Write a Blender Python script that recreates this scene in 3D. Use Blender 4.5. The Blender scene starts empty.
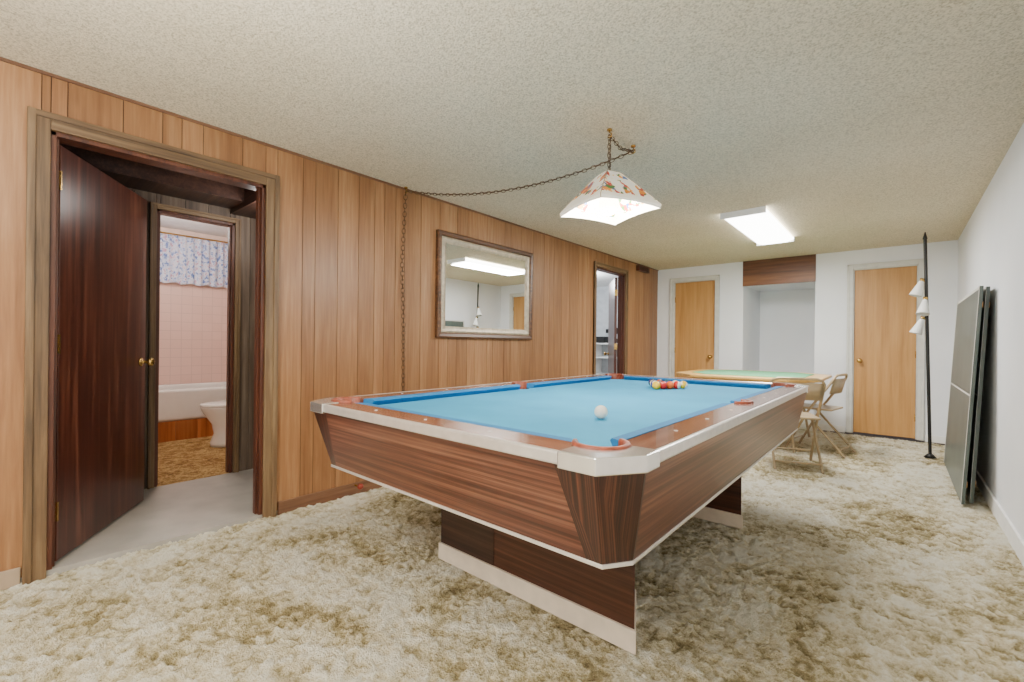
import bpy, bmesh, math, random
from math import sin, cos, pi, radians
from mathutils import Vector, Matrix
random.seed(7)
SC = bpy.context.scene
COL = SC.collection

# ------------------------------------------------------------------ materials
def srgb(c):
    return tuple([((v/255)/12.92 if v/255 <= .04045 else ((v/255+.055)/1.055)**2.4) for v in c]+[1.0])

class NT:
    def __init__(s, name):
        s.m = bpy.data.materials.new(name); s.m.use_nodes = True
        s.t = s.m.node_tree; s.n = s.t.nodes; s.l = s.t.links
        s.b = s.n['Principled BSDF']
    def add(s, typ, **kw):
        n = s.n.new(typ)
        for k, v in kw.items():
            if k in n.inputs: n.inputs[k].default_value = v
            else: setattr(n, k, v)
        return n
    def link(s, a, b): s.l.new(a, b)
    def coord(s, scale=(1,1,1), rot=(0,0,0), out='Object'):
        tc = s.add('ShaderNodeTexCoord'); mp = s.add('ShaderNodeMapping')
        mp.inputs['Scale'].default_value = scale; mp.inputs['Rotation'].default_value = rot
        s.link(tc.outputs[out], mp.inputs[0]); return mp.outputs[0]
    def noise(s, vec, scale, detail=4, rough=.5, dist=0):
        n = s.add('ShaderNodeTexNoise'); n.inputs['Scale'].default_value = scale
        n.inputs['Detail'].default_value = detail; n.inputs['Roughness'].default_value = rough
        n.inputs['Distortion'].default_value = dist
        s.link(vec, n.inputs['Vector']); return n.outputs[0]
    def ramp(s, fac, stops, interp='LINEAR'):
        r = s.add('ShaderNodeValToRGB'); cr = r.color_ramp; cr.interpolation = interp
        while len(cr.elements) < len(stops): cr.elements.new(.5)
        for e, (p, c) in zip(cr.elements, stops):
            e.position = p; e.color = srgb(c) if len(c) == 3 else c
        s.link(fac, r.inputs[0]); return r.outputs[0]
    def mix(s, fac, a, b, mode='MIX'):
        m = s.add('ShaderNodeMix'); m.data_type = 'RGBA'; m.blend_type = mode
        if isinstance(fac, (int, float)): m.inputs[0].default_value = fac
        else: s.link(fac, m.inputs[0])
        for i, v in ((6, a), (7, b)):
            if isinstance(v, tuple): m.inputs[i].default_value = v
            else: s.link(v, m.inputs[i])
        return m.outputs[2]
    def bump(s, h, strength=.3, dist=.01):
        b = s.add('ShaderNodeBump'); b.inputs['Strength'].default_value = strength
        b.inputs['Distance'].default_value = dist
        s.link(h, b.inputs['Height']); s.link(b.outputs[0], s.b.inputs['Normal'])

def plain(name, c, rough=.5, metal=0, nz=.06, scale=12, bump=0, emit=None, estr=0):
    t = NT(name); v = t.coord()
    n = t.noise(v, scale, 4)
    lo = tuple(max(0, x*(1-nz)) for x in c); hi = tuple(min(255, x*(1+nz)) for x in c)
    t.link(t.ramp(n, [(.3, lo), (.7, hi)]), t.b.inputs['Base Color'])
    t.b.inputs['Roughness'].default_value = rough; t.b.inputs['Metallic'].default_value = metal
    if bump: t.bump(n, bump, .005)
    if emit:
        t.b.inputs['Emission Color'].default_value = srgb(emit); t.b.inputs['Emission Strength'].default_value = estr
    return t.m

def wood(name, dark, mid, light, axis='Z', fine=60, rough=.4, island=False, streak=8, coat=0, st=.05, lohi=(.36,.64), lo=(212,208,204), dist=1.2, out='Object'):
    t = NT(name)
    sc = {'X': (st, 1, 1), 'Y': (1, st, 1), 'Z': (1, 1, st)}[axis]
    v = t.coord(sc, out=out)
    n1 = t.noise(v, fine, 5, .6, .3*min(1, dist)); n2 = t.noise(v, streak, 4, .55, dist)
    ma = t.add('ShaderNodeMath', operation='MULTIPLY'); ma.inputs[1].default_value = .5; t.link(n1, ma.inputs[0])
    mb = t.add('ShaderNodeMath', operation='MULTIPLY_ADD'); mb.inputs[1].default_value = .5
    t.link(n2, mb.inputs[0]); t.link(ma.outputs[0], mb.inputs[2])
    col = t.ramp(mb.outputs[0], [(lohi[0], dark), (.5, mid), (lohi[1], light)])
    if island:
        g = t.add('ShaderNodeNewGeometry')
        r = t.ramp(g.outputs['Random Per Island'], [(0, lo), (1, (255, 255, 255))])
        col = t.mix(1.0, col, r, 'MULTIPLY')
    t.link(col, t.b.inputs['Base Color']); t.b.inputs['Roughness'].default_value = rough
    t.b.inputs['Coat Weight'].default_value = coat
    t.bump(n1, .12, .002)
    return t.m

M = {}
M['panel'] = wood('panel_wood', (128,86,54), (156,112,74), (182,140,100), 'Z', 46, .42, True, 4, lohi=(.32,.68), lo=(220,216,210))
M['panel_dark'] = plain('panel_groove', (64,40,27), .8)
M['casing'] = wood('casing_wood', (70,52,34), (106,82,56), (134,110,80), 'Z', 45, .5)
M['casing_h'] = wood('casing_wood_horizontal', (70,52,34), (106,82,56), (134,110,80), 'Y', 45, .5)
M['base_brown'] = wood('baseboard_wood', (84,56,38), (110,76,54), (128,94,68), 'Y', 45, .5)
M['darkwood'] = wood('dark_door_wood', (40,16,10), (70,32,22), (108,62,46), 'Z', 30, .3, coat=.25)
M['jamb'] = wood('jamb_wood', (50,24,16), (80,42,28), (102,58,40), 'Z', 40, .4)
M['hallpanel'] = wood('hall_panel_wood', (74,60,50), (104,88,74), (128,112,96), 'Z', 40, .5, True)
M['birch'] = wood('birch_wood', (160,112,58), (186,138,80), (200,154,98), 'Z', 30, .4, lohi=(.3,.7))
M['header'] = wood('header_wood', (76,44,22), (106,64,36), (130,84,50), 'X', 35, .45)
M['walnut'] = wood('walnut_laminate', (46,21,14), (88,47,34), (134,90,68), 'X', 95, .32, streak=34, coat=.12, st=.012, lohi=(.35,.65), out='UV', dist=.6)
M['walnut_x'] = M['walnut']; M['walnut_y'] = M['walnut']
M['railwood_x'] = wood('rail_wood_x', (90,47,32), (124,72,51), (152,98,73), 'X', 60, .22, coat=.4, st=.03)
M['railwood_y'] = wood('rail_wood_y', (90,47,32), (124,72,51), (152,98,73), 'Y', 60, .22, coat=.4, st=.03)
M['rosewood'] = wood('rosewood_laminate', (22,10,6), (56,27,18), (104,60,42), 'Y', 150, .3, streak=70, coat=.12, st=.01, dist=.1, lohi=(.38,.62), out='UV')
M['pedestal'] = wood('pedestal_laminate', (44,24,16), (74,42,29), (100,62,44), 'X', 85, .4, st=.02, streak=24)
M['pedestal_dk'] = wood('pedestal_laminate_dark', (34,20,15), (56,34,26), (74,50,38), 'X', 85, .45, st=.02, streak=24)
M['mirrorframe'] = wood('mirror_frame_wood', (60,38,24), (92,60,38), (122,86,56), 'Y', 40, .35)
M['white'] = plain('white_paint', (236,236,234), .55, nz=.02)
M['trimwhite'] = plain('trim_paint', (206,206,200), .45, nz=.03)
M['basepaint'] = plain('base_paint', (164,144,122), .45, nz=.03)
M['alum'] = plain('polished_aluminium', (224,220,216), .28, .6, nz=.03, scale=30)
M['chrome'] = plain('casting_chrome', (228,226,224), .18, .85, nz=.03, scale=30)
M['cream'] = plain('cream_base', (222,208,190), .4, nz=.04)
M['leather'] = plain('pocket_leather', (136,68,48), .45, bump=.3, nz=.2, scale=60)
M['black'] = plain('black_plastic', (18,17,17), .45)
M['brass'] = plain('brass', (196,160,92), .25, .9)
M['bronze'] = plain('bronze_chain', (96,70,46), .4, .5)
M['beige_metal'] = plain('beige_metal', (172,152,120), .35, .4)
M['porcelain'] = plain('porcelain', (238,236,232), .15, nz=.01)
M['bathwall'] = plain('bath_wall_paint', (230,204,192), .6, nz=.03)
M['grey'] = plain('grey_wall_paint', (196,200,204), .7, nz=.04)
M['red'] = plain('red_rubber', (130,44,26), .4)
M['poker_wood'] = wood('poker_wood', (190,142,74), (216,172,98), (232,196,130), 'X', 40, .3)
M['felt_green'] = plain('green_felt', (100,164,122), .9, nz=.05, scale=80)
M['orangewood'] = wood('tub_wood', (140,74,34), (176,102,52), (196,124,72), 'Z', 30, .4, True)
M['silverleaf'] = plain('silver_leaf', (176,164,144), .4, .4, nz=.1, scale=30)

def mk_wall():
    t = NT('white_wall'); v = t.coord()
    n = t.noise(v, 90, 3); n2 = t.noise(v, 1.5, 3)
    t.link(t.ramp(n2, [(.3, (228,231,236)), (.7, (238,240,244))]), t.b.inputs['Base Color'])
    t.b.inputs['Roughness'].default_value = .6; t.bump(n, .15, .003); return t.m
M['wall'] = mk_wall()
def mk_ceil():
    t = NT('popcorn_ceiling'); v = t.coord()
    n = t.noise(v, 125, 4, .6); n2 = t.noise(v, 1.2, 3)
    a = t.ramp(n2, [(.3, (224,212,184)), (.7, (232,221,196))])
    b = t.ramp(n, [(.34, (200,197,190)), (.56, (255,255,255))])
    t.link(t.mix(1.0, a, b, 'MULTIPLY'), t.b.inputs['Base Color'])
    t.b.inputs['Roughness'].default_value = .9; t.bump(n, .75, .010); return t.m
M['ceil'] = mk_ceil()
def mk_carpet(name, cols, s=(1.5,15,150), wts=(.38,.34,.13,.15), zr=(-.040,-.004)):
    """shag: patchy dye + darker roots (low pile points) and lighter tips"""
    t = NT(name); v = t.coord()
    big = t.noise(v, s[0], 6, .62, .8)
    mid = t.noise(v, s[1], 5, .68, 1.0)
    fin = t.noise(v, s[2], 3, .7)
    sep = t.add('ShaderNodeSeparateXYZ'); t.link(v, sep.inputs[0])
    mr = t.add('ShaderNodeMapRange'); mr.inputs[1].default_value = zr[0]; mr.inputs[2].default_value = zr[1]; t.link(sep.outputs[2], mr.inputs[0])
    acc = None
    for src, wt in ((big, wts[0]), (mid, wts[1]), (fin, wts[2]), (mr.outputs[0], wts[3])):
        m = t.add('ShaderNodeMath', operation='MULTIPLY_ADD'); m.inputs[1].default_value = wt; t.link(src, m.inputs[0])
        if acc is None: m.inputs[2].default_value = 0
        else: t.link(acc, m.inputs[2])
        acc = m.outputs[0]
    t.link(t.ramp(acc, cols), t.b.inputs['Base Color'])
    t.b.inputs['Roughness'].default_value = .95
    ad = t.add('ShaderNodeMath', operation='MULTIPLY_ADD'); ad.inputs[1].default_value = .8
    t.link(fin, ad.inputs[0]); t.link(mid, ad.inputs[2])
    t.bump(ad.outputs[0], 1.0, .03); return t.m
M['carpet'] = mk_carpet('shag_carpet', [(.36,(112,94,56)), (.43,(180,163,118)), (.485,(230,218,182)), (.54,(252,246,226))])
M['bathcarpet'] = mk_carpet('bath_carpet', [(.38,(90,60,22)), (.47,(168,126,62)), (.56,(222,188,124))], s=(8,30,110), wts=(.32,.46,.22,.0))
M['vinyl'] = plain('hall_vinyl', (158,153,146), .35, nz=.06, scale=5)
def mk_cloth():
    t = NT('blue_cloth'); v = t.coord(); n = t.noise(v, 300, 2); n2 = t.noise(v, 3, 3)
    t.link(t.ramp(n2, [(.3, (40,144,190)), (.7, (52,156,202))]), t.b.inputs['Base Color'])
    t.b.inputs['Roughness'].default_value = .9
    t.bump(n, .1, .001); return t.m
M['cloth'] = mk_cloth()
M['cushion'] = plain('blue_cushion_cloth', (26,112,168), .85, nz=.04, scale=60)
def mk_board():
    t = NT('ping_pong_paint'); v = t.coord(); n = t.noise(v, 3, 4)
    t.link(t.ramp(n, [(.3, (66,78,74)), (.7, (84,94,90))]), t.b.inputs['Base Color'])
    t.b.inputs['Roughness'].default_value = .35; return t.m
M['board'] = mk_board()
def mk_mirror():
    t = NT('mirror_glass'); v = t.coord(); n = t.noise(v, 4, 2)
    t.link(t.ramp(n, [(0, (236,238,238)), (1, (242,244,244))]), t.b.inputs['Base Color'])
    t.b.inputs['Metallic'].default_value = 1; t.b.inputs['Roughness'].default_value = .01; return t.m
M['mirror'] = mk_mirror()
def mk_shade():
    t = NT('painted_glass_shade'); v = t.coord()
    vo = t.add('ShaderNodeTexVoronoi'); vo.inputs['Scale'].default_value = 34; t.link(v, vo.inputs['Vector'])
    n = t.noise(v, 14, 3, .6)
    colr = t.add('ShaderNodeSeparateColor'); t.link(vo.outputs['Color'], colr.inputs[0])
    pat = t.ramp(colr.outputs[0], [(0, (180,50,40)), (.3, (60,110,50)), (.5, (220,140,40)), (.7, (50,90,150)), (.85, (240,225,200))], 'CONSTANT')
    mask = t.ramp(n, [(.50, (0,0,0)), (.53, (255,255,255))])
    col = t.mix(mask, srgb((244,238,224)), pat)
    t.link(col, t.b.inputs['Base Color']); t.b.inputs['Roughness'].default_value = .3
    t.link(col, t.b.inputs['Emission Color']); t.b.inputs['Emission Strength'].default_value = .3
    return t.m
M['shade'] = mk_shade()
M['shadewhite'] = plain('shade_skirt_glass', (246,240,226), .3, nz=.02, emit=(255,246,228), estr=.35)
def emis(name, c, s):
    t = NT(name); t.b.inputs['Base Color'].default_value = srgb(c)
    t.b.inputs['Emission Color'].default_value = srgb(c); t.b.inputs['Emission Strength'].default_value = s; return t.m
M['bulb'] = emis('globe_bulb', (255,244,222), 14)
M['diffuser'] = emis('fluorescent_diffuser', (255,253,246), 14)
M['dome'] = emis('dome_glass', (255,244,228), 8)
def mk_curtain():
    t = NT('floral_curtain'); v = t.coord()
    n = t.noise(v, 22, 3, .6)
    t.link(t.ramp(n, [(.38, (104,126,186)), (.46, (196,204,230)), (.55, (228,228,236)), (.64, (196,150,176))]), t.b.inputs['Base Color'])
    t.b.inputs['Roughness'].default_value = .8; return t.m
M['curtain'] = mk_curtain()
def mk_tile():
    t = NT('pink_tile'); v = t.coord((1,1,1))
    br = t.add('ShaderNodeTexBrick'); br.offset = 0
    br.inputs['Scale'].default_value = 1; br.inputs['Brick Width'].default_value = .108; br.inputs['Row Height'].default_value = .108
    br.inputs['Mortar Size'].default_value = .003
    br.inputs['Color1'].default_value = srgb((234,200,188)); br.inputs['Color2'].default_value = srgb((230,195,183)); br.inputs['Mortar'].default_value = srgb((214,182,172))
    mp = t.add('ShaderNodeMapping'); mp.inputs['Rotation'].default_value = (0, pi/2, 0); t.link(v, mp.inputs[0])
    t.link(mp.outputs[0], br.inputs['Vector']); t.link(br.outputs[0], t.b.inputs['Base Color']); t.b.inputs['Roughness'].default_value = .25
    return t.m
M['tile'] = mk_tile()

# ------------------------------------------------------------------ geometry helpers
def empty(name, loc=(0,0,0)):
    e = bpy.data.objects.new(name, None); e.location = loc; e.empty_display_size = .1
    COL.objects.link(e); return e
def par(o, p):
    if p is not None:
        o.parent = p; o.matrix_parent_inverse = Matrix.Translation(-Vector(p.location))
    return o
def fin(name, bm, mats, p=None, smooth=False, bevel=0, seg=2):
    me = bpy.data.meshes.new(name)
    bmesh.ops.recalc_face_normals(bm, faces=bm.faces)
    bm.to_mesh(me); bm.free()
    for m in (mats if isinstance(mats, (list, tuple)) else [mats]): me.materials.append(m)
    o = bpy.data.objects.new(name, me); COL.objects.link(o)
    if smooth:
        for f in me.polygons: f.use_smooth = True
    if bevel:
        b = o.modifiers.new('Bevel', 'BEVEL'); b.width = bevel; b.segments = seg; b.limit_method = 'ANGLE'; b.angle_limit = radians(40)
    return par(o, p)
def addbox(bm, x0,x1,y0,y1,z0,z1, mi=0, mat=None):
    vs = [bm.verts.new((x,y,z)) for x in (x0,x1) for y in (y0,y1) for z in (z0,z1)]
    if mat is not None:
        for v in vs: v.co = mat @ v.co
    for q in ((0,1,3,2),(4,6,7,5),(0,4,5,1),(2,3,7,6),(0,2,6,4),(1,5,7,3)):
        f = bm.faces.new([vs[i] for i in q]); f.material_index = mi
def box(name, x0,x1,y0,y1,z0,z1, m, p=None, bevel=0, mat=None):
    bm = bmesh.new(); addbox(bm, x0,x1,y0,y1,z0,z1, 0, mat); return fin(name, bm, m, p, bevel=bevel)
def boxes(name, lst, m, p=None, bevel=0):
    bm = bmesh.new()
    for b in lst: addbox(bm, *b)
    return fin(name, bm, m, p, bevel=bevel)
def prism(name, pts, z0, z1, m, p=None, bevel=0, T=None):
    bm = bmesh.new()
    a = [bm.verts.new((x,y,z0)) for x,y in pts]; b = [bm.verts.new((x,y,z1)) for x,y in pts]
    bm.faces.new(a[::-1]); bm.faces.new(b)
    n = len(pts)
    for i in range(n): bm.faces.new((a[i], a[(i+1)%n], b[(i+1)%n], b[i]))
    if T is not None: bmesh.ops.transform(bm, matrix=T, verts=bm.verts)
    return fin(name, bm, m, p, bevel=bevel)
def cyl(name, r, z0, z1, loc, m, p=None, seg=32, r2=None, T=None, smooth=True, bevel=0, caps=True):
    bm = bmesh.new()
    bmesh.ops.create_cone(bm, cap_ends=caps, segments=seg, radius1=r, radius2=r if r2 is None else r2, depth=z1-z0,
        matrix=Matrix.Translation((0,0,(z0+z1)/2)))
    if T is not None: bmesh.ops.transform(bm, matrix=T, verts=bm.verts)
    bmesh.ops.translate(bm, vec=loc, verts=bm.verts)
    o = fin(name, bm, m, p, bevel=bevel)
    if smooth:
        for f in o.data.polygons: f.use_smooth = len(f.vertices) == 4
    return o
def sphere(name, r, loc, m, p=None, sc=(1,1,1), seg=28):
    bm = bmesh.new(); bmesh.ops.create_uvsphere(bm, u_segments=seg, v_segments=seg//2, radius=r)
    bmesh.ops.scale(bm, vec=sc, verts=bm.verts); bmesh.ops.translate(bm, vec=loc, verts=bm.verts)
    return fin(name, bm, m, p, smooth=True)
def tube(name, paths, r, m, p=None, cyc=False, seg=4):
    cu = bpy.data.curves.new(name, 'CURVE'); cu.dimensions = '3D'; cu.bevel_depth = r; cu.bevel_resolution = seg; cu.use_fill_caps = True
    for pts in paths:
        s = cu.splines.new('POLY'); s.points.add(len(pts)-1)
        for i, q in enumerate(pts): s.points[i].co = (*q, 1)
        s.use_cyclic_u = cyc
    cu.materials.append(m)
    o = bpy.data.objects.new(name+'_c', cu); COL.objects.link(o)
    dg = bpy.context.evaluated_depsgraph_get()
    me = bpy.data.meshes.new_from_object(o.evaluated_get(dg)); bpy.data.objects.remove(o)
    for f in me.polygons: f.use_smooth = True
    ob = bpy.data.objects.new(name, me); COL.objects.link(ob); return par(ob, p)
def boolean(o, cutters, op='DIFFERENCE'):
    for c in cutters:
        md = o.modifiers.new('b', 'BOOLEAN'); md.operation = op; md.object = c; md.solver = 'EXACT'
    dg = bpy.context.evaluated_depsgraph_get(); dg.update()
    me = bpy.data.meshes.new_from_object(o.evaluated_get(dg))
    for md in list(o.modifiers): o.modifiers.remove(md)
    o.data = me
def kill(lst):
    for c in lst: bpy.data.objects.remove(c)
def lathe(name, prof, loc, m, p=None, seg=32, sc=(1,1,1)):
    bm = bmesh.new(); rings = []
    for r, z in prof:
        rings.append([bm.verts.new((loc[0]+r*cos(2*pi*i/seg)*sc[0], loc[1]+r*sin(2*pi*i/seg)*sc[1], loc[2]+z)) for i in range(seg)])
    for a, b in zip(rings, rings[1:]):
        for i in range(seg): bm.faces.new((a[i], a[(i+1)%seg], b[(i+1)%seg], b[i]))
    bm.faces.new(rings[0][::-1]); bm.faces.new(rings[-1])
    return fin(name, bm, m, p, smooth=True)

# ------------------------------------------------------------------ room shell
L, R, D, H, YF = -2.977, .506, 7.091, 2.30, -2.6
D1 = (.17, 1.10, 2.04); D2 = (5.11, 5.93, 2.09)

def wall_cells(y0, y1, ops, h=H):
    out = [];cuts = sorted({y0, y1} | {c for o in ops for c in o[:2] if y0 < c < y1})
    for a, b in zip(cuts, cuts[1:]):
        z0 = 0
        for o in ops:
            if a >= o[0]-1e-6 and b <= o[1]+1e-6: z0 = o[2]
        out.append((a, b, z0, h))
    return out
bm = bmesh.new()
y = YF; k = 0
while y < D:
    w = random.choice([.085,.10,.10,.13,.16,.20,.20]); e = min(D, y+w)
    for a, b, z0, z1 in wall_cells(y, e, [D1, D2]):
        if b-a > .006: addbox(bm, L-.012, L, a+.0019, b-.0019, z0, z1)
    y = e
for a, b, z0, z1 in wall_cells(YF, D, [D1, D2]):
    addbox(bm, L-.10, L-.005, a, b, z0, z1, 1)
fin('wall_left', bm, [M['panel'], M['panel_dark']])

# back wall with door recesses and niche
NX0, NX1, NZ, NY = -1.70, -.83, 1.94, 8.15
DLx = (-2.71, -2.08, 2.08); DRx = (-.43, .18, 2.06)
bm = bmesh.new()
def bw(x0, x1, z0, z1): addbox(bm, x0, x1, D, D+.11, z0, z1)
bw(L-.1, DLx[0], 0, H); bw(DLx[0], DLx[1], DLx[2], H); bw(DLx[1], NX0, 0, H); bw(NX0, NX1, NZ+.02, H)
bw(NX1, DRx[0], 0, H); bw(DRx[0], DRx[1], DRx[2], H); bw(DRx[1], R+.1, 0, H)
addbox(bm, NX0-.1, NX0, D+.11, NY, 0, H); addbox(bm, NX1, NX1+.1, D+.11, NY, 0, H)
addbox(bm, NX0-.1, NX1+.1, NY, NY+.1, 0, H); addbox(bm, NX0, NX1, D+.11, NY, NZ+.02, H)
fin('wall_back', bm, M['wall'])
box('wall_right', R, R+.1, YF, D+.11, 0, H, M['wall'])
box('wall_front', L-.1, R+.1, YF-.1, YF, 0, H, M['wall'])
box('ceiling', L-.1, R+.1, YF-.1, NY+.1, H, H+.1, M['ceil'])
box('floor', L-.1, R+.1, YF-.1, NY+.1, -.14, -.06, M['base_brown'])
box('trim_header', NX0-.005, NX1+.005, D-.012, D+.0, 1.94, H, M['header'])

# shag carpet (dense displaced mesh, pile hangs down from z=0); finer grid in the front part
def rows(a, b, step):
    n = max(1, int(round((b-a)/step))); return [a+(b-a)*i/n for i in range(n)]
def grid_obj(name, xs, ys, m, sl):
    nx = len(xs)-1; ny = len(ys)-1
    vs = [(x, y, 0) for y in ys for x in xs]
    fs = [(j*(nx+1)+i, j*(nx+1)+i+1, (j+1)*(nx+1)+i+1, (j+1)*(nx+1)+i) for j in range(ny) for i in range(nx)]
    me = bpy.data.meshes.new(name); me.from_pydata(vs, [], fs); me.materials.append(m)
    me.polygons.foreach_set('use_smooth', [True]*len(fs))
    o = bpy.data.objects.new(name, me); COL.objects.link(o)
    for k, (s, d, st, mid) in enumerate(sl):
        tx = bpy.data.textures.new(name+'_t%d'%k, 'CLOUDS'); tx.noise_scale = s; tx.noise_depth = d
        md = o.modifiers.new('Displace', 'DISPLACE'); md.texture = tx; md.strength = st; md.mid_level = mid; md.direction = 'Z'
    return o
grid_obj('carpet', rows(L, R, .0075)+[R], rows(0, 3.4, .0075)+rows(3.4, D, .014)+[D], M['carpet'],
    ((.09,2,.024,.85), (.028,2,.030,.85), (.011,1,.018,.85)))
box('carpet_rear', L, R, YF, .0, -.055, -.015, M['carpet'])
box('carpet_niche', NX0, NX1, D+.001, NY, -.055, -.015, M['carpet'])

# trims
boxes('trim_crown_left', [(L, L+.010, YF, D, H-.014, H)], M['base_brown'])
boxes('baseboard_left', [(L, L+.012, 1.19, 5.0, -.03, .055), (L, L+.012, 6.06, D, -.03, .055)], M['base_brown'], bevel=.003)
boxes('baseboard_left_cream', [(L, L+.014, YF, .09, -.03, .05)], M['basepaint'], bevel=.003)
boxes('baseboard_right', [(R-.014, R, YF, D, -.03, .08)], M['white'], bevel=.003)
boxes('baseboard_back', [(L+.02, -2.80, D-.014, D, -.01, .07), (-2.01, NX0, D-.014, D, -.01, .07), (NX1, -.50, D-.014, D, -.01, .07), (.25, R-.015, D-.014, D, -.01, .07)], M['white'], bevel=.003)

def casing_y(name, x, y0, y1, h, w, m, mh, side=1):
    bm = bmesh.new()
    def bx(a, b, c, d, th, mi):
        addbox(bm, min(x, x+th*side), max(x, x+th*side), a, b, c, d, mi)
    bx(y0-w, y0, -.03, h+w, .018, 0); bx(y1, y1+w, -.03, h+w, .018, 0); bx(y0, y1, h, h+w, .018, 1)
    bx(y0-w, y0-w*.62, -.03, h+w, .026, 0); bx(y1+w*.62, y1+w, -.03, h+w, .026, 0); bx(y0-w+.001, y1+w-.001, h+w*.62, h+w-.001, .0255, 1)
    return fin(name, bm, [m, mh], bevel=.003)
def jambs_y(name, xa, xb, y0, y1, h, m):
    return boxes(name, [(xa, xb, y0, y0+.02, 0, h), (xa, xb, y1-.02, y1, 0, h), (xa, xb, y0, y1, h-.02, h),
        ((xa+xb)/2-.02, (xa+xb)/2+.02, y0+.02, y0+.03, 0, h-.02), ((xa+xb)/2-.02, (xa+xb)/2+.02, y1-.03, y1-.02, 0, h-.02)], m, bevel=.002)
casing_y('trim_1', L, D1[0], D1[1], D1[2], .075, M['casing'], M['casing_h'])
jambs_y('trim_2', L-.1, L, D1[0], D1[1], D1[2], M['jamb'])
casing_y('trim_3', L, D2[0], D2[1], D2[2], .06, M['casing'], M['casing_h'])
jambs_y('trim_4', L-.1, L, D2[0], D2[1], D2[2], M['jamb'])
def casing_x(name, y, x0, x1, h, w, m):
    return boxes(name, [(x0-w, x0, y-.018, y, 0, h+w), (x1, x1+w, y-.018, y, 0, h+w), (x0, x1, y-.018, y, h, h+w),
        (x0-w, x0-w*.6, y-.026, y, 0, h+w), (x1+w*.6, x1+w, y-.026, y, 0, h+w), (x0-w, x1+w, y-.026, y, h+w*.6, h+w),
        (x0, x0+.012, y, y+.1, 0, h), (x1-.012, x1, y, y+.1, 0, h), (x0, x1, y, y+.1, h-.012, h)], m, bevel=.003)
casing_x('trim_5', D, *DLx, .06, M['trimwhite'])
casing_x('trim_6', D, *DRx, .06, M['trimwhite'])

def knob(name, T, p, m=None):
    m = m or M['brass']
    bm = bmesh.new()
    prof = [(.0,0),(.028,0),(.028,.006),(.011,.010),(.010,.035),(.020,.042),(.027,.054),(.025,.066),(.012,.074),(0,.075)]
    seg = 20; rings = [[bm.verts.new((r*cos(2*pi*i/seg), r*sin(2*pi*i/seg), z)) for i in range(seg)] for r, z in prof[1:-1]]
    for a, b in zip(rings, rings[1:]):
        for i in range(seg): bm.faces.new((a[i], a[(i+1)%seg], b[(i+1)%seg], b[i]))
    bm.faces.new(rings[0][::-1]); bm.faces.new(rings[-1])
    bmesh.ops.transform(bm, matrix=T, verts=bm.verts)
    return fin(name, bm, m, p, smooth=True)
RX = Matrix.Rotation(pi/2, 4, 'X')
def back_door(name, x0, x1, h, kx):
    e = empty(name, ((x0+x1)/2, D+.04, 0))
    box('leaf', x0+.014, x1-.014, D+.025, D+.06, .008, h-.014, M['birch'], e, bevel=.002)
    knob('knob', Matrix.Translation((kx, D+.025, .91)) @ RX, e)
    hx = x0+.016 if kx > (x0+x1)/2 else x1-.016
    for i, z in enumerate((.25, 1.0, 1.8)): cyl('hinge_%d'%i, .007, z-.04, z+.04, (hx, D+.022, 0), M['brass'], e, 12)
back_door('door_1', DLx[0], DLx[1], DLx[2], DLx[1]-.07)
back_door('door_2', DRx[0], DRx[1], DRx[2], DRx[0]+.07)

def leaf_door(name, hinge, ang, w, h, m, side=1):
    e = empty(name, (hinge[0], hinge[1], 0))
    T = Matrix.Translation((hinge[0], hinge[1], 0)) @ Matrix.Rotation(ang, 4, 'Z')
    box('leaf', .004, w, 0, .035, .012, h, m, e, bevel=.002, mat=T)
    knob('knob_inner', T @ Matrix.Translation((w-.065, 0, .93)) @ RX, e)
    knob('knob_outer', T @ Matrix.Translation((w-.065, .035, .93)) @ Matrix.Rotation(-pi/2, 4, 'X'), e)
    for i, z in enumerate((.25, 1.05, 1.83)):
        box('hinge_%d'%i, -.004, .006, -.006, .034, z-.045, z+.045, M['brass'], e, mat=T)
    return e
leaf_door('door_3', (L-.055, D1[0]+.035), math.atan2(.52, -.85), .88, 2.0, M['darkwood'])
leaf_door('door_4', (L-.105, D2[1]-.03), radians(125), .76, 2.05, M['darkwood'])

# ------------------------------------------------------------------ hallway + bathroom + store room
HX = -4.10; B = (.775, 1.285, 2.03)
boxes('floor_hall', [(HX, L, -.4, 1.9, -.05, 0.0)], M['vinyl'])
bm = bmesh.new()
yy = -.4
while yy < 1.9:
    e2 = min(1.9, yy+.15)
    for a, b, z0, z1 in wall_cells(yy, e2, [B], 2.28):
        if b-a > .004: addbox(bm, HX-.1, HX, a+.0015, b-.0015, z0, z1)
    yy = e2
fin('wall_hall_far', bm, M['hallpanel'])
box('wall_hall_south', HX, L-.1, -.5, -.4, 0, 2.28, M['hallpanel'])
box('wall_hall_north', HX, L-.1, 1.9, 2.0, 0, 2.28, M['hallpanel'])
box('ceiling_hall', HX-.1, L-.1, -.5, 2.0, 2.28, 2.36, M['jamb'])
boxes('trim_hall_beam', [(HX, L-.1, 1.25, 1.9, 2.10, 2.28), (HX, HX+.3, -.4, 1.9, 2.14, 2.28)], M['pedestal_dk'])
casing_y('trim_7', HX, B[0], B[1], B[2], .04, M['casing'], M['casing_h'])
jambs_y('trim_8', HX-.1, HX, B[0], B[1], B[2], M['jamb'])
BX = -6.65; BH = 2.42
boxes('floor_bath', [(BX, HX, .0, 2.6, -.05, -.012)], M['bathcarpet'])
boxes('wall_bath', [(BX-.1, BX, 0, 2.6, 1.75, BH), (BX-.1, HX-.1, -.1, 0, 0, BH), (BX-.1, HX-.1, 2.6, 2.7, 0, BH), (HX-.12, HX-.1, 0, B[0], 0, BH), (HX-.12, HX-.1, B[1], 2.6, 0, BH), (HX-.12, HX-.1, B[0], B[1], B[2], BH)], M['bathwall'])
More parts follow.
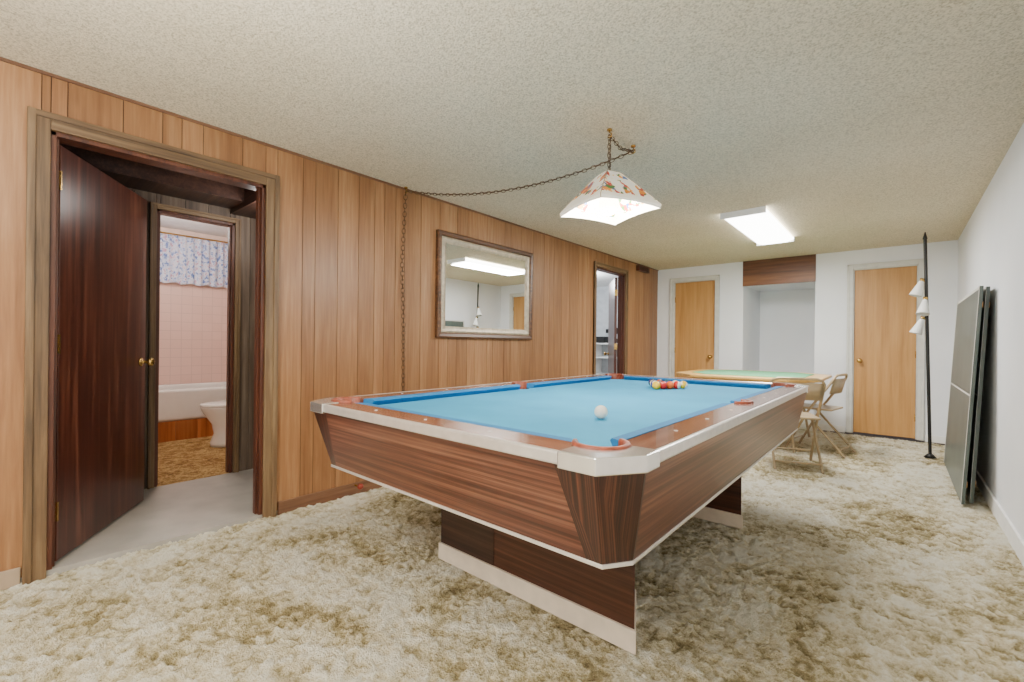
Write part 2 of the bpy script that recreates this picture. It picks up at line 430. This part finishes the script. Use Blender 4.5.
box('wall_bath_tile', BX-.1, BX, 0, 2.6, 0, 1.75, M['tile'])
box('ceiling_bath', BX-.1, HX-.1, -.1, 2.7, BH, BH+.1, M['white'])
e = empty('bathtub', (-6.27, 1.3, 0))
tb = box('tub_shell', BX+.002, -5.90, .30, 2.10, .20, .54, M['porcelain'], e)
ct = box('cut', BX+.08, -5.98, .40, 2.0, .27, .7, M['porcelain']); boolean(tb, [ct]); kill([ct])
bv = tb.modifiers.new('Bevel', 'BEVEL'); bv.width = .03; bv.segments = 3; bv.limit_method = 'ANGLE'
boxes('tub_wood_base', [(BX+.002, -5.90, .3+.2*i, .498+.2*i, -.02, .20) for i in range(9)], M['orangewood'], e)
TX, TY = -5.3, 1.62
e = empty('toilet', (TX, TY, 0))
lathe('bowl', [(.12,-.012),(.125,.03),(.10,.12),(.115,.22),(.17,.33),(.19,.39),(.19,.40),(.15,.40)], (TX,TY,0), M['porcelain'], e, sc=(1,1.3,1))
lathe('seat_lid', [(.19,.402),(.195,.41),(.19,.43),(.15,.436)], (TX,TY,0), M['porcelain'], e, sc=(1,1.28,1))
box('tank', TX-.23, TX+.23, TY+.22, TY+.42, .40, .76, M['porcelain'], e, bevel=.02)
box('tank_lid', TX-.25, TX+.25, TY+.21, TY+.43, .76, .79, M['porcelain'], e, bevel=.01)
box('tank_neck', TX-.11, TX+.11, TY+.12, TY+.37, -.01, .41, M['porcelain'], e, bevel=.02)
# curtain + rod
bm = bmesh.new(); N = 120; prev = None
for i in range(N+1):
    yv = .7+1.3*i/N; xo = BX+.06+.022*sin(i*.85)+.008*sin(i*2.3)
    c = (bm.verts.new((xo, yv, 1.76+.01*sin(i*.4))), bm.verts.new((xo, yv, 2.33)))
    if prev: bm.faces.new((prev[0], c[0], c[1], prev[1]))
    prev = c
e = empty('window_curtain', (BX+.06, 1.3, 2.0))
fin('cloth', bm, M['curtain'], e, smooth=True)
tube('rod', [[(BX+.06, .6, 2.345), (BX+.06, 2.1, 2.345)]], .009, M['brass'], e)
boxes('rod_bracket', [(BX, BX+.06, .64, .66, 2.33, 2.36), (BX, BX+.06, 2.04, 2.06, 2.33, 2.36)], M['brass'], e)
e = empty('bath_ceiling_light', (-5.5, 1.2, BH))
lathe('dome', [(.02,-.10),(.09,-.088),(.14,-.06),(.165,-.02),(.165,-.012)], (-5.5,1.2,BH), M['dome'], e)
cyl('base', .175, -.012, 0, (-5.5,1.2,BH), M['brass'], e)

# store room behind the second door
boxes('wall_store', [(-5.4,-5.3,4.3,8.4,0,2.3),(-5.4,L-.1,4.2,4.3,0,2.3),(-5.4,L-.1,8.4,8.5,0,2.3)], M['grey'])
box('floor_store', -5.4, L-.1, 4.2, 8.5, -.05, -.003, M['vinyl'])
box('ceiling_store', -5.4, L-.1, 4.2, 8.5, 2.3, 2.4, M['white'])
e = empty('storage_shelf', (-4.55, 8.2, 0))
boxes('shelf_boards', [(-5.25,-3.75,8.05,8.38,z,z+.03) for z in (.1,.45,.8,1.08)], M['white'], e)
boxes('shelf_posts', [(xv,xv+.03,8.05,8.38,-.003,1.11) for xv in (-5.25,-4.75,-4.25,-3.78)], M['white'], e)
boxes('shelf_items', [(-4.7,-4.5,8.1,8.3,1.11,1.24),(-4.4,-4.3,8.15,8.3,1.11,1.2),(-4.62,-4.42,8.36,8.39,1.32,1.40),(-4.38,-4.3,8.36,8.39,1.30,1.42),(-4.2,-4.0,8.1,8.3,.83,.98)], M['black'], e)

# ------------------------------------------------------------------ wall mirror
e = empty('wall_mirror', (L, 3.1, 1.58))
y0, y1, z0, z1 = 2.45, 3.74, 1.12, 2.035
def frame(name, y0, y1, z0, z1, prof, m):
    bm = bmesh.new(); rings = []
    for ins, xo in prof:
        rings.append([bm.verts.new((L+xo, a, b)) for a, b in ((y0+ins,z0+ins),(y1-ins,z0+ins),(y1-ins,z1-ins),(y0+ins,z1-ins))])
    for a, b in zip(rings, rings[1:]):
        for i in range(4): bm.faces.new((a[i], a[(i+1)%4], b[(i+1)%4], b[i]))
    return fin(name, bm, m, e)
frame('frame_outer', y0, y1, z0, z1, [(0,.002),(0,.035),(.012,.045),(.035,.040),(.045,.028),(.045,.026)], M['mirrorframe'])
frame('frame_inner', y0, y1, z0, z1, [(.045,.026),(.06,.03),(.08,.026),(.10,.018),(.10,.012)], M['silverleaf'])
box('mirror_glass', L+.003, L+.013, y0+.098, y1-.098, z0+.098, z1-.098, M['mirror'], e)

# ------------------------------------------------------------------ pool table
CX, CY, HW, HL = -1.288, 2.405, .817, 1.453
pt = empty('pool_table', (CX, CY, 0))
def octo(hw, hl, a, b):
    return [(CX-hw+a,CY-hl),(CX+hw-a,CY-hl),(CX+hw,CY-hl+b),(CX+hw,CY+hl-b),(CX+hw-a,CY+hl),(CX-hw+a,CY+hl),(CX-hw,CY+hl-b),(CX-hw,CY-hl+b)]
CA, CB = .080, .115
def apron_ring(hw, hl, a, b, sp, sq):
    p1 = [(-hw+a,-hl),(-hw+a+sp,-hl),(hw-a-sp,-hl),(hw-a,-hl),
          (hw,-hl+b),(hw,-hl+b+sq),(hw,hl-b-sq),(hw,hl-b),
          (hw-a,hl),(hw-a-sp,hl),(-hw+a+sp,hl),(-hw+a,hl),
          (-hw,hl-b),(-hw,hl-b-sq),(-hw,-hl+b+sq),(-hw,-hl+b)]
    return [(CX+x, CY+y) for x, y in p1]
bm = bmesh.new(); uvl = bm.loops.layers.uv.new('UVMap')
tp_ = apron_ring(HW-.006, HL-.006, CA, CB, .12, .01)
top = [bm.verts.new((*p, .765)) for p in tp_]
bot = [bm.verts.new((*p, .50)) for p in apron_ring(HW-.058, HL-.088, .05, .075, .045, .01)]
mi = [2,0,2,2, 2,1,2,2, 2,0,2,2, 2,1,2,2]
u = 0
for i in range(16):
    j = (i+1) % 16; du = math.dist(tp_[i], tp_[j])
    f = bm.faces.new((top[i], top[j], bot[j], bot[i])); f.material_index = mi[i]
    for lp, q in zip(f.loops, ((u, .765), (u+du, .765), (u+du, .50), (u, .50))): lp[uvl].uv = q
    u += du
f = bm.faces.new(bot); f.material_index = 0
fin('apron', bm, [M['walnut_x'], M['walnut_y'], M['rosewood']], pt)
def ring(name, o, i, z0, z1, m, bevel=0, mf=None):
    bm = bmesh.new(); n = len(o)
    A = [bm.verts.new((*p, z0)) for p in o]; Bv = [bm.verts.new((*p, z1)) for p in o]
    C = [bm.verts.new((*p, z0)) for p in i]; Dv = [bm.verts.new((*p, z1)) for p in i]
    for k in range(n):
        j = (k+1) % n
        for q in ((A[k],A[j],Bv[j],Bv[k]), (C[k],Dv[k],Dv[j],C[j]), (Bv[k],Bv[j],Dv[j],Dv[k]), (A[k],C[k],C[j],A[j])):
            f = bm.faces.new(q)
            if mf: f.material_index = mf[k]
    return fin(name, bm, m, pt, bevel=bevel)
ring('apron_bottom_trim', octo(HW-.054, HL-.084, .05, .075), octo(HW-.077, HL-.103, .05, .07), .492, .503, M['alum'], .002)
ring('rail_trim', octo(HW, HL, CA, CB), octo(HW-.018, HL-.018, CA-.008, CB-.008), .764, .800, M['alum'], .006)
PX, PY, SXP = .668, 1.303, .695   # pocket centres
RC, RS = .072, .058
PC = []
for sx in (-1,1):
    for sy in (-1,1): PC.append((CX+sx*PX, CY+sy*PY, RC, (sx, sy)))
    PC.append((CX+sx*SXP, CY, RS, (sx, 0)))
def arc(cx, cy, r, a0, a1, n=14):
    return [(cx+r*cos(radians(a0+(a1-a0)*i/n)), cy+r*sin(radians(a0+(a1-a0)*i/n))) for i in range(n+1)]
IW, IL = .685, 1.325
def seg_poly(name, pts, z0, z1, m, bevel=0):
    return prism(name, [(CX+x, CY+y) for x, y in pts], z0, z1, m, pt, bevel)
ow, ol = HW-.0185, HL-.0185
for k, sy in enumerate((-1, 1)):
    a = [p for p in arc(PX, PY, RC, 160, 45) if p[1] > IL-.001]
    pts = [(ow-.075, ol)] + a[::-1] + [(-x, y) for x, y in a] + [(-(ow-.075), ol)]
    seg_poly('rail_end_%d'%k, [(x, sy*y) for x, y in pts], .757, .7985, M['railwood_x'])
for sx in (-1, 1):
    for sy in (-1, 1):
        a = [p for p in arc(PX, PY, RC, -70, 45) if p[0] > IW-.001]
        s_ = [p for p in arc(SXP, 0, RS, 5, 100) if p[0] > IW-.001 and p[1] > .004]
        pts = [(ow, .002), (ow, ol-.108), (ow-.075, ol)] + a[::-1] + s_[::-1] + [(SXP+RS, .002)]
        seg_poly('rail_side_%d_%d'%(sx+1, sy+1), [(sx*x, sy*y) for x, y in pts], .757, .7985, M['railwood_y'])
a = arc(PX, PY, RC+.001, -75, -195, 14)
quad = [p for p in arc(SXP, 0, .06, 180, 95, 8) + a if p[0] < .70 and p[1] < 1.34]
full = quad + [(0, 1.335)] + [(-x, y) for x, y in reversed(quad)][:-1] + [(-x, -y) for x, y in quad] + [(0, -1.335)] + [(x, -y) for x, y in reversed(quad)][:-1]
seg_poly('bed_cloth', full, .72, .766, M['cloth'])
def cushion(name, A, Bp, nrm):
    bm = bmesh.new(); d = (Vector(Bp)-Vector(A)).normalized(); n = Vector(nrm)
    prof = [(.050,.7985),(.008,.797),(.0,.789),(.018,.766),(.050,.766)]
    ends = []
    for P, s in ((Vector(A), -1), (Vector(Bp), 1)):
        ends.append([bm.verts.new((P.x+n.x*o+d.x*s*o*.6, P.y+n.y*o+d.y*s*o*.6, z)) for o, z in prof])
    a, b = ends
    for i in range(5): bm.faces.new((a[i], a[(i+1)%5], b[(i+1)%5], b[i]))
    bm.faces.new(a[::-1]); bm.faces.new(b)
    return fin(name, bm, M['cushion'], pt)
k = 0
for sx in (-1, 1):
    for ya, yb in ((-1.19, -.08), (.08, 1.19)):
        cushion('cushion_%d'%k, (CX+sx*.635, CY+ya), (CX+sx*.635, CY+yb), (sx, 0)); k += 1
for sy in (-1, 1):
    cushion('cushion_%d'%k, (CX-.555, CY+sy*1.275), (CX+.555, CY+sy*1.275), (0, sy)); k += 1
for i, (x, y, r, s) in enumerate(PC):
    bm = bmesh.new()
    bmesh.ops.create_cone(bm, cap_ends=True, segments=36, radius1=r*.8, radius2=r+.001, depth=.13, matrix=Matrix.Translation((x, y, .700)))
    tp = [f for f in bm.faces if f.normal.z > .9]; bmesh.ops.delete(bm, geom=tp, context='FACES')
    fin('pocket_cup_%d'%i, bm, M['black'], pt)
    ang = math.atan2(s[1], s[0]); half = radians(115 if s[1] else 92)
    rl = r-.001
    bm = bmesh.new(); prev = None; N = 28
    for j in range(N+1):
        a = ang-half+2*half*j/N
        sec = [(rl-.010,.74),(rl-.008,.803),(rl-.003,.8095),(rl+.006,.8095),(rl+.010,.804),(rl+.010,.7985)]
        c = [bm.verts.new((x+rr*cos(a), y+rr*sin(a), z)) for rr, z in sec]
        if prev:
            for q in range(5): bm.faces.new((prev[q], c[q], c[q+1], prev[q+1]))
        else: bm.faces.new(c)
        prev = c
    bm.faces.new(prev[::-1])
    fin('pocket_liner_%d'%i, bm, M['leather'], pt, smooth=True)
# corner castings
o = .004; ln = .190; RCC = RC+.008
arcp = [p for p in arc(PX, PY, RCC, -60, 150, 30) if p[1] > HL-ln+.001 and p[0] > HW-ln+.001]
for i, (sx, sy) in enumerate(((-1,-1),(1,-1),(1,1),(-1,1))):
    pts = [(HW-ln, HL+o), (HW+o-CA, HL+o), (HW+o, HL+o-CB), (HW+o, HL-ln), (arcp[0][0], HL-ln)] + arcp + [(HW-ln, arcp[-1][1])]
    pts = [(sx*x, sy*y) for x, y in pts]
    seg_poly('casting_%d'%i, pts, .757, .8025, M['chrome'], .004)
bm = bmesh.new()
def dot(x, y): bmesh.ops.create_cone(bm, cap_ends=True, segments=4, radius1=.007, radius2=.007, depth=.003, matrix=Matrix.Translation((CX+x, CY+y, .799)))
for sx in (-1,1):
    for j in (-3,-2,-1,1,2,3): dot(sx*.744, j*.3175)
for sy in (-1,1):
    for j in (-1,0,1): dot(j*.3175, sy*1.383)
fin('rail_sights', bm, M['porcelain'], pt)
def pedestal(nm, yf):
    PCX = -1.226; hwf, hwb, dep = .524, .40, .24
    pts = [(PCX-hwf, yf), (PCX+hwf, yf), (PCX+hwb, yf+dep), (PCX-hwb, yf+dep)]
    prism(nm+'_column', pts, .055, .50, M['pedestal'], pt, bevel=.003)
    s = .012
    pts = [(PCX-hwf-s, yf-s), (PCX+hwf+s, yf-s), (PCX+hwb+s, yf+dep+s), (PCX-hwb-s, yf+dep+s)]
    prism(nm+'_base', pts, -.02, .062, M['cream'], pt, bevel=.004)
    box(nm+'_panel', PCX-hwf, PCX-.16, yf-.004, yf+.001, .064, .50, M['pedestal_dk'], pt)
pedestal('pedestal_near', 1.50)
pedestal('pedestal_far', 2.94)
box('cross_beam', CX-.1, CX+.1, 1.72, 2.95, .28, .50, M['pedestal_dk'], pt)
box('slate_support', CX-.60, CX+.60, CY-1.20, CY+1.20, .52, .72, M['pedestal_dk'], pt)

# balls
def ballmat(nm, c): return plain('ball_'+nm, c, .08, nz=.0)
sphere('cue_ball', .0285, (-.935, 1.66, .766+.0285), ballmat('white', (240,236,224)))
bc = [(236,190,40),(30,60,150),(190,30,30),(80,40,120),(220,100,30),(20,100,60),(120,30,30),(15,15,15)]
bmats = [ballmat('c%d'%i, c) for i, c in enumerate(bc)]; wm = ballmat('stripe_white', (240,236,224))
rk = empty('billiard_balls', (CX, 3.13, .7945)); n = 0
order = [0,9,2,11,7,4,13,6,1,10,3,12,5,14,8]
for row in range(5):
    for j in range(row+1):
        idx = order[n]; x = -1.275+(j-row/2)*.0578; y = 3.03+row*.0502
        bm = bmesh.new(); bmesh.ops.create_uvsphere(bm, u_segments=24, v_segments=18, radius=.0285)
        stripe = idx > 7
        for f in bm.faces:
            z = abs(f.calc_center_median().z)
            if stripe and z > .016: f.material_index = 1
        rot = Matrix.Rotation(random.uniform(0, 3), 4, 'X') @ Matrix.Rotation(random.uniform(0, 3), 4, 'Y')
        bmesh.ops.transform(bm, matrix=Matrix.Translation((x, y, .766+.0285)) @ rot, verts=bm.verts)
        fin('ball_%d'%n, bm, [bmats[idx % 8], wm], rk, smooth=True); n += 1

# ------------------------------------------------------------------ pendant lamp with swag chain
def chain(name, pts, p, ll=.036, wr=.0022):
    bm = bmesh.new(); P = [Vector(q) for q in pts]; acc = []
    for a, b in zip(P, P[1:]):
        n = max(1, int(round((b-a).length/(ll*.72))))
        for i in range(n): acc.append((a.lerp(b, (i+.5)/n), (b-a).normalized()))
    for k, (c, d) in enumerate(acc):
        q = d.to_track_quat('X', 'Z').to_matrix().to_4x4() @ Matrix.Rotation(pi/2*(k % 2)+.5, 4, 'X')
        T = Matrix.Translation(c) @ q; U, V = 12, 5; g = []
        for i in range(U):
            a = 2*pi*i/U; cx, cy = ll*.5*cos(a)*1.0, ll*.30*sin(a)
            nx, ny = cos(a), sin(a)
            g.append([bm.verts.new(T @ Vector((cx+wr*cos(2*pi*j/V)*nx, cy+wr*cos(2*pi*j/V)*ny, wr*sin(2*pi*j/V)))) for j in range(V)])
        for i in range(U):
            for j in range(V): bm.faces.new((g[i][j], g[(i+1)%U][j], g[(i+1)%U][(j+1)%V], g[i][(j+1)%V]))
    return fin(name, bm, M['bronze'], p, smooth=True)
lx, ly = -1.25, 2.28
pl = empty('pendant_lamp', (lx, ly, 2.0))
HB = (-1.24, 2.56, 2.265)
sag = []
A = Vector((L+.03, 2.12, 2.27)); Bv = Vector(HB)
for i in range(31):
    t = i/30; q = A.lerp(Bv, t); q.z -= .12*4*t*(1-t); sag.append(q)
chain('swag_chain', sag, pl)
chain('wall_chain', [(L+.03, 2.12, 2.27), (L+.026, 2.095, 1.7), (L+.026, 2.115, 1.2), (L+.024, 2.12, .66)], pl, .046, .0028)
chain('hook_chain', [HB, (lx, ly+.14, 2.235), (lx, ly, 2.265)], pl)
chain('drop_chain', [(lx, ly, 2.265), (lx, ly, 2.06)], pl)
tube('lamp_cord', [[q+Vector((0,0,.004)) for q in sag], [(lx+.004,ly,2.26),(lx+.004,ly,2.04)]], .0025, M['bronze'], pl)
for i, (x, y) in enumerate(((lx, ly), (HB[0], HB[1]), (L+.03, 2.12))):
    tube('hook_%d'%i, [[(x, y, 2.30), (x, y, 2.28), (x+.012, y, 2.272), (x+.012, y, 2.258), (x, y, 2.252), (x-.01, y, 2.258)]], .0035, M['brass'], pl)
    cyl('hook_plate_%d'%i, .014, 2.292, 2.30, (x, y, 0), M['brass'], pl, 16)
TL = Matrix.Translation((lx, ly, 0)) @ Matrix.Rotation(radians(20.5-45), 4, 'Z')
bm = bmesh.new(); prof = [(.045, 2.045), (.055, 2.035), (.115, 1.96), (.185, 1.87), (.203, 1.845), (.197, 1.825)]
rings = []
for hw, z in prof:
    c = [(-1,-1),(1,-1),(1,1),(-1,1)]; rr = []
    for i in range(4):
        a, b = c[i], c[(i+1)%4]
        for s in range(6):
            t = s/6; xx = a[0]+(b[0]-a[0])*t; yy = a[1]+(b[1]-a[1])*t
            dz = .012*sin(pi*t) if z < 1.83 else 0
            rr.append(bm.verts.new(TL @ Vector((xx*hw, yy*hw, z+dz))))
    rings.append(rr)
for k, (a, b) in enumerate(zip(rings, rings[1:])):
    for i in range(24):
        f = bm.faces.new((a[i], a[(i+1)%24], b[(i+1)%24], b[i])); f.material_index = 0 if k < 3 else 1
o = fin('shade', bm, [M['shade'], M['shadewhite']], pl)
sd = o.modifiers.new('Solidify', 'SOLIDIFY'); sd.thickness = .004; sd.offset = -1
tube('shade_edges', [[TL @ Vector((sx*hw, sy*hw, z)) for hw, z in prof] for sx in (-1,1) for sy in (-1,1)], .0025, M['silverleaf'], pl)
cyl('cap', .05, 2.04, 2.052, (lx, ly, 0), M['brass'], pl, r2=.02)
cyl('socket', .02, 1.93, 2.045, (lx, ly, 0), M['brass'], pl)
sphere('globe_bulb', .058, (lx, ly, 1.872), M['bulb'], pl)

# ------------------------------------------------------------------ ceiling fluorescent fixtures
def fixture(name, x0, x1, y0, y1):
    e = empty(name, ((x0+x1)/2, (y0+y1)/2, H))
    box('housing', x0+.05, x1-.05, y0+.02, y1-.02, H-.03, H, M['white'], e, bevel=.004)
    bm = bmesh.new(); pr = [(x0+.02, H-.004),(x0, H-.02),(x0+.01, H-.035),(x0+.07, H-.055),(x1-.07, H-.055),(x1-.01, H-.035),(x1, H-.02),(x1-.02, H-.004)]
    a = [bm.verts.new((x, y0+.012, z)) for x, z in pr]; b = [bm.verts.new((x, y1-.012, z)) for x, z in pr]
    for i in range(8): bm.faces.new((a[i], a[(i+1)%8], b[(i+1)%8], b[i]))
    bm.faces.new(a[::-1]); bm.faces.new(b)
    fin('diffuser', bm, M['diffuser'], e)
    boxes('end_caps', [(x0-.003, x1+.003, y0, y0+.012, H-.058, H), (x0-.003, x1+.003, y1-.012, y1, H-.058, H)], M['white'], e, bevel=.004)
    return e
fixture('fluorescent_ceiling_light', -1.25, -.88, 4.38, 5.80)
fixture('rear_fill_fixture', -1.45, -1.08, -1.7, -.4)  # unseen fixture added behind the camera to fill the room with light

# ------------------------------------------------------------------ card table + chairs
ct = empty('poker_table', (-1.32, 5.95, 0))
def octp(r, c):
    x, y = -1.32, 5.95
    return [(x-r+c,y-r),(x+r-c,y-r),(x+r,y-r+c),(x+r,y+r-c),(x+r-c,y+r),(x-r+c,y+r),(x-r,y+r-c),(x-r,y-r+c)]
prism('top', octp(.74, .26), .715, .75, M['poker_wood'], ct, bevel=.01)
prism('felt', octp(.58, .22), .749, .754, M['felt_green'], ct)
prism('skirt', octp(.60, .22), .66, .716, M['poker_wood'], ct)
tube('legs', [[(-1.32+a*.42, 5.95+b*.42, .66), (-1.32+a*.52, 5.95+b*.52, -.02)] for a in (-1,1) for b in (-1,1)], .014, M['beige_metal'], ct)
tube('leg_braces', [[(-1.32-.47, 5.95+b*.47, .33), (-1.32+.47, 5.95+b*.47, .33)] for b in (-1,1)], .008, M['beige_metal'], ct)

def folding_chair(name, x, y, ang):
    e = empty(name, (x, y, 0)); T = Matrix.Translation((x, y, 0)) @ Matrix.Rotation(ang, 4, 'Z')
    tv = lambda *q: T @ Vector(q)
    w = .21
    back = [tv(-w, .26, -.02), tv(-w, .04, .42), tv(-w, -.17, .74), tv(-w+.02, -.185, .775), tv(-w+.06, -.19, .79), tv(w-.06, -.19, .79), tv(w-.02, -.185, .775), tv(w, -.17, .74), tv(w, .04, .42), tv(w, .26, -.02)]
    tube('front_frame', [back], .0125, M['beige_metal'], e)
    rl = [tv(-w+.03, -.27, -.02), tv(-w+.03, .12, .43)]; rr = [tv(w-.03, -.27, -.02), tv(w-.03, .12, .43)]
    tube('rear_legs', [rl, rr], .0115, M['beige_metal'], e)
    tube('cross_rungs', [[tv(-w, .215, .08), tv(w, .215, .08)], [tv(-w+.03, -.23, .05), tv(w-.03, -.23, .05)]], .008, M['beige_metal'], e)
    bm = bmesh.new(); addbox(bm, -.19, .19, -.16, .22, .425, .445, 0, T)
    fin('seat', bm, M['beige_metal'], e, bevel=.008)
    bm = bmesh.new(); prev = None
    for i in range(13):
        xx = -w+.01+(2*w-.02)*i/12; bow = -.025*sin(pi*i/12)
        c = [bm.verts.new(T @ Vector((xx, -.135+bow, .60))), bm.verts.new(T @ Vector((xx, -.175+bow, .755)))]
        if prev: bm.faces.new((prev[0], c[0], c[1], prev[1]))
        prev = c
    o = fin('back_panel', bm, M['beige_metal'], e, smooth=True); s = o.modifiers.new('Solidify', 'SOLIDIFY'); s.thickness = .008
folding_chair('folding_chair', -.74, 4.88, radians(20))
folding_chair('folding_chair.001', -.62, 5.75, radians(80))

# ------------------------------------------------------------------ ping pong table halves leaning on right wall
def board(name, xb, xt, y0, y1, h, off):
    e = empty(name, (xb, (y0+y1)/2, 0))
    ang = math.atan2(xt-xb, h)
    T = Matrix.Translation((xb+off, 0, -.01)) @ Matrix.Rotation(ang, 4, 'Y')
    box('panel', 0, .018, y0, y1, 0, h, M['board'], e, mat=T)
    boxes_l = [(-.0015, .0, y0, y1, h/2-.006, h/2+.006), (-.0015, .0, y0, y0+.02, 0, h), (-.0015, .0, y1-.02, y1, 0, h), (-.0015, .0, y0, y1, h-.02, h), ]
    bm = bmesh.new()
    for b in boxes_l: addbox(bm, *b, 0, T)
    fin('white_lines', bm, M['trimwhite'], e)
    bm = bmesh.new()
    for b in [(.018, .034, y0+.1, y1-.1, .1, .14), (.018, .034, y0+.1, y1-.1, h-.14, h-.1)]: addbox(bm, *b, 0, T)
    fin('battens', bm, M['birch'], e)
board('ping_pong_table_half', .345, .425, 4.42, 5.95, 1.52, 0)
board('ping_pong_table_half.001', .395, .465, 4.50, 5.99, 1.52, 0)

# ------------------------------------------------------------------ pole lamp
tp = empty('pole_lamp', (.25, 6.1, 0))
bx_, tx_, py = .255, .20, 6.1
def pp(z): return Vector((bx_+(tx_-bx_)*z/2.2, py, z))
tube('pole', [[pp(-.01), pp(2.18)]], .014, M['black'], tp)
cyl('finial', .02, 2.17, 2.24, (tx_, py, 0), M['black'], tp, 20, r2=.004)
cyl('foot', .05, -.01, .025, (bx_, py, 0), M['black'], tp, 20, r2=.02)
for i, (z, a) in enumerate(((1.74, 200), (1.55, 250), (1.36, 190))):
    d = Vector((cos(radians(a)), sin(radians(a)), 0)); c = pp(z)
    tube('arm_%d'%i, [[c, c+d*.04+Vector((0,0,.015))]], .006, M['brass'], tp)
    ax = (d*.3+Vector((0,0,-.9))).normalized()
    T = Matrix.Translation(c+d*.035+Vector((0,0,.015))) @ ax.to_track_quat('Z', 'Y').to_matrix().to_4x4()
    cyl('lampshade_%d'%i, .016, 0, .16, (0,0,0), M['white'], tp, 24, r2=.052, T=T, caps=False)
    cyl('shade_cap_%d'%i, .018, -.02, .015, (0,0,0), M['brass'], tp, 20, T=T)

# ------------------------------------------------------------------ small items
e = empty('door_stop', (L, 1.72, .04))
tube('spring', [[(L+.01, 1.72, .04), (L+.075, 1.72, .04)]], .006, M['brass'], e)
sphere('rubber_tip', .022, (L+.085, 1.72, .045), M['red'], e, seg=16)
e = empty('door_chime', (L, 6.5, 2.24))
box('case', L, L+.05, 6.28, 6.66, 2.19, 2.27, M['jamb'], e, bevel=.006)
boxes('grille', [(L+.05, L+.053, 6.31+.04*i, 6.325+.04*i, 2.2, 2.26) for i in range(8)], M['black'], e)

# ------------------------------------------------------------------ lights
def light(name, typ, loc, power, col=(1,1,1), size=.1, sy=None, rot=(0,0,0)):
    d = bpy.data.lights.new(name, typ); d.energy = power; d.color = col
    if typ == 'AREA':
        d.shape = 'RECTANGLE'; d.size = size; d.size_y = sy or size
    else: d.shadow_soft_size = size
    o = bpy.data.objects.new(name, d); o.location = loc; o.rotation_euler = rot; COL.objects.link(o); return o
light('fluorescent_tube_light', 'AREA', (-1.065, 5.09, H-.065), 90, (1,.98,.95), .34, 1.3)
light('rear_fill_light', 'AREA', (-1.26, -1.05, H-.065), 74, (1,.98,.94), .34, 1.25)  # fill light under the added rear fixture
light('pendant_bulb_light', 'POINT', (lx, ly, 1.80), 82, (1,.95,.86), .05)
light('ceiling_fill_light', 'AREA', (-1.0, -.3, 1.5), 98, (1,.98,.94), .5, .5, (pi, 0, 0))  # added fill aimed upward to brighten the ceiling, no real source here
light('bath_bulb_light', 'POINT', (-5.5, 1.2, BH-.2), 38, (1,.94,.88), .08)
light('hall_point_light', 'POINT', (-3.5, 1.3, 1.98), 12, (1,.95,.9), .08)  # bare point light, no fitting modelled in the hallway
light('store_fill_light', 'POINT', (-4.2, 6.6, 2.1), 95, (.95,.97,1), .1)  # added fill so the store room reads bright, no lamp seen inside

w = bpy.data.worlds.new('World'); SC.world = w; w.use_nodes = True
w.node_tree.nodes['Background'].inputs[0].default_value = (.8,.85,.9,1); w.node_tree.nodes['Background'].inputs[1].default_value = .3

# ------------------------------------------------------------------ camera
cd = bpy.data.cameras.new('camera'); cam = bpy.data.objects.new('camera', cd); COL.objects.link(cam)
cd.sensor_width = 36; cd.lens = 447.666/1024*36; cd.shift_y = 2.6/1024; cd.clip_start = .02
cam.matrix_world = Matrix.Translation((0,0,1.076)) @ Matrix.Rotation(.711, 4, 'Z') @ Matrix.Rotation(pi/2, 4, 'X') @ Matrix.Rotation(.011, 4, 'Z')
SC.camera = cam
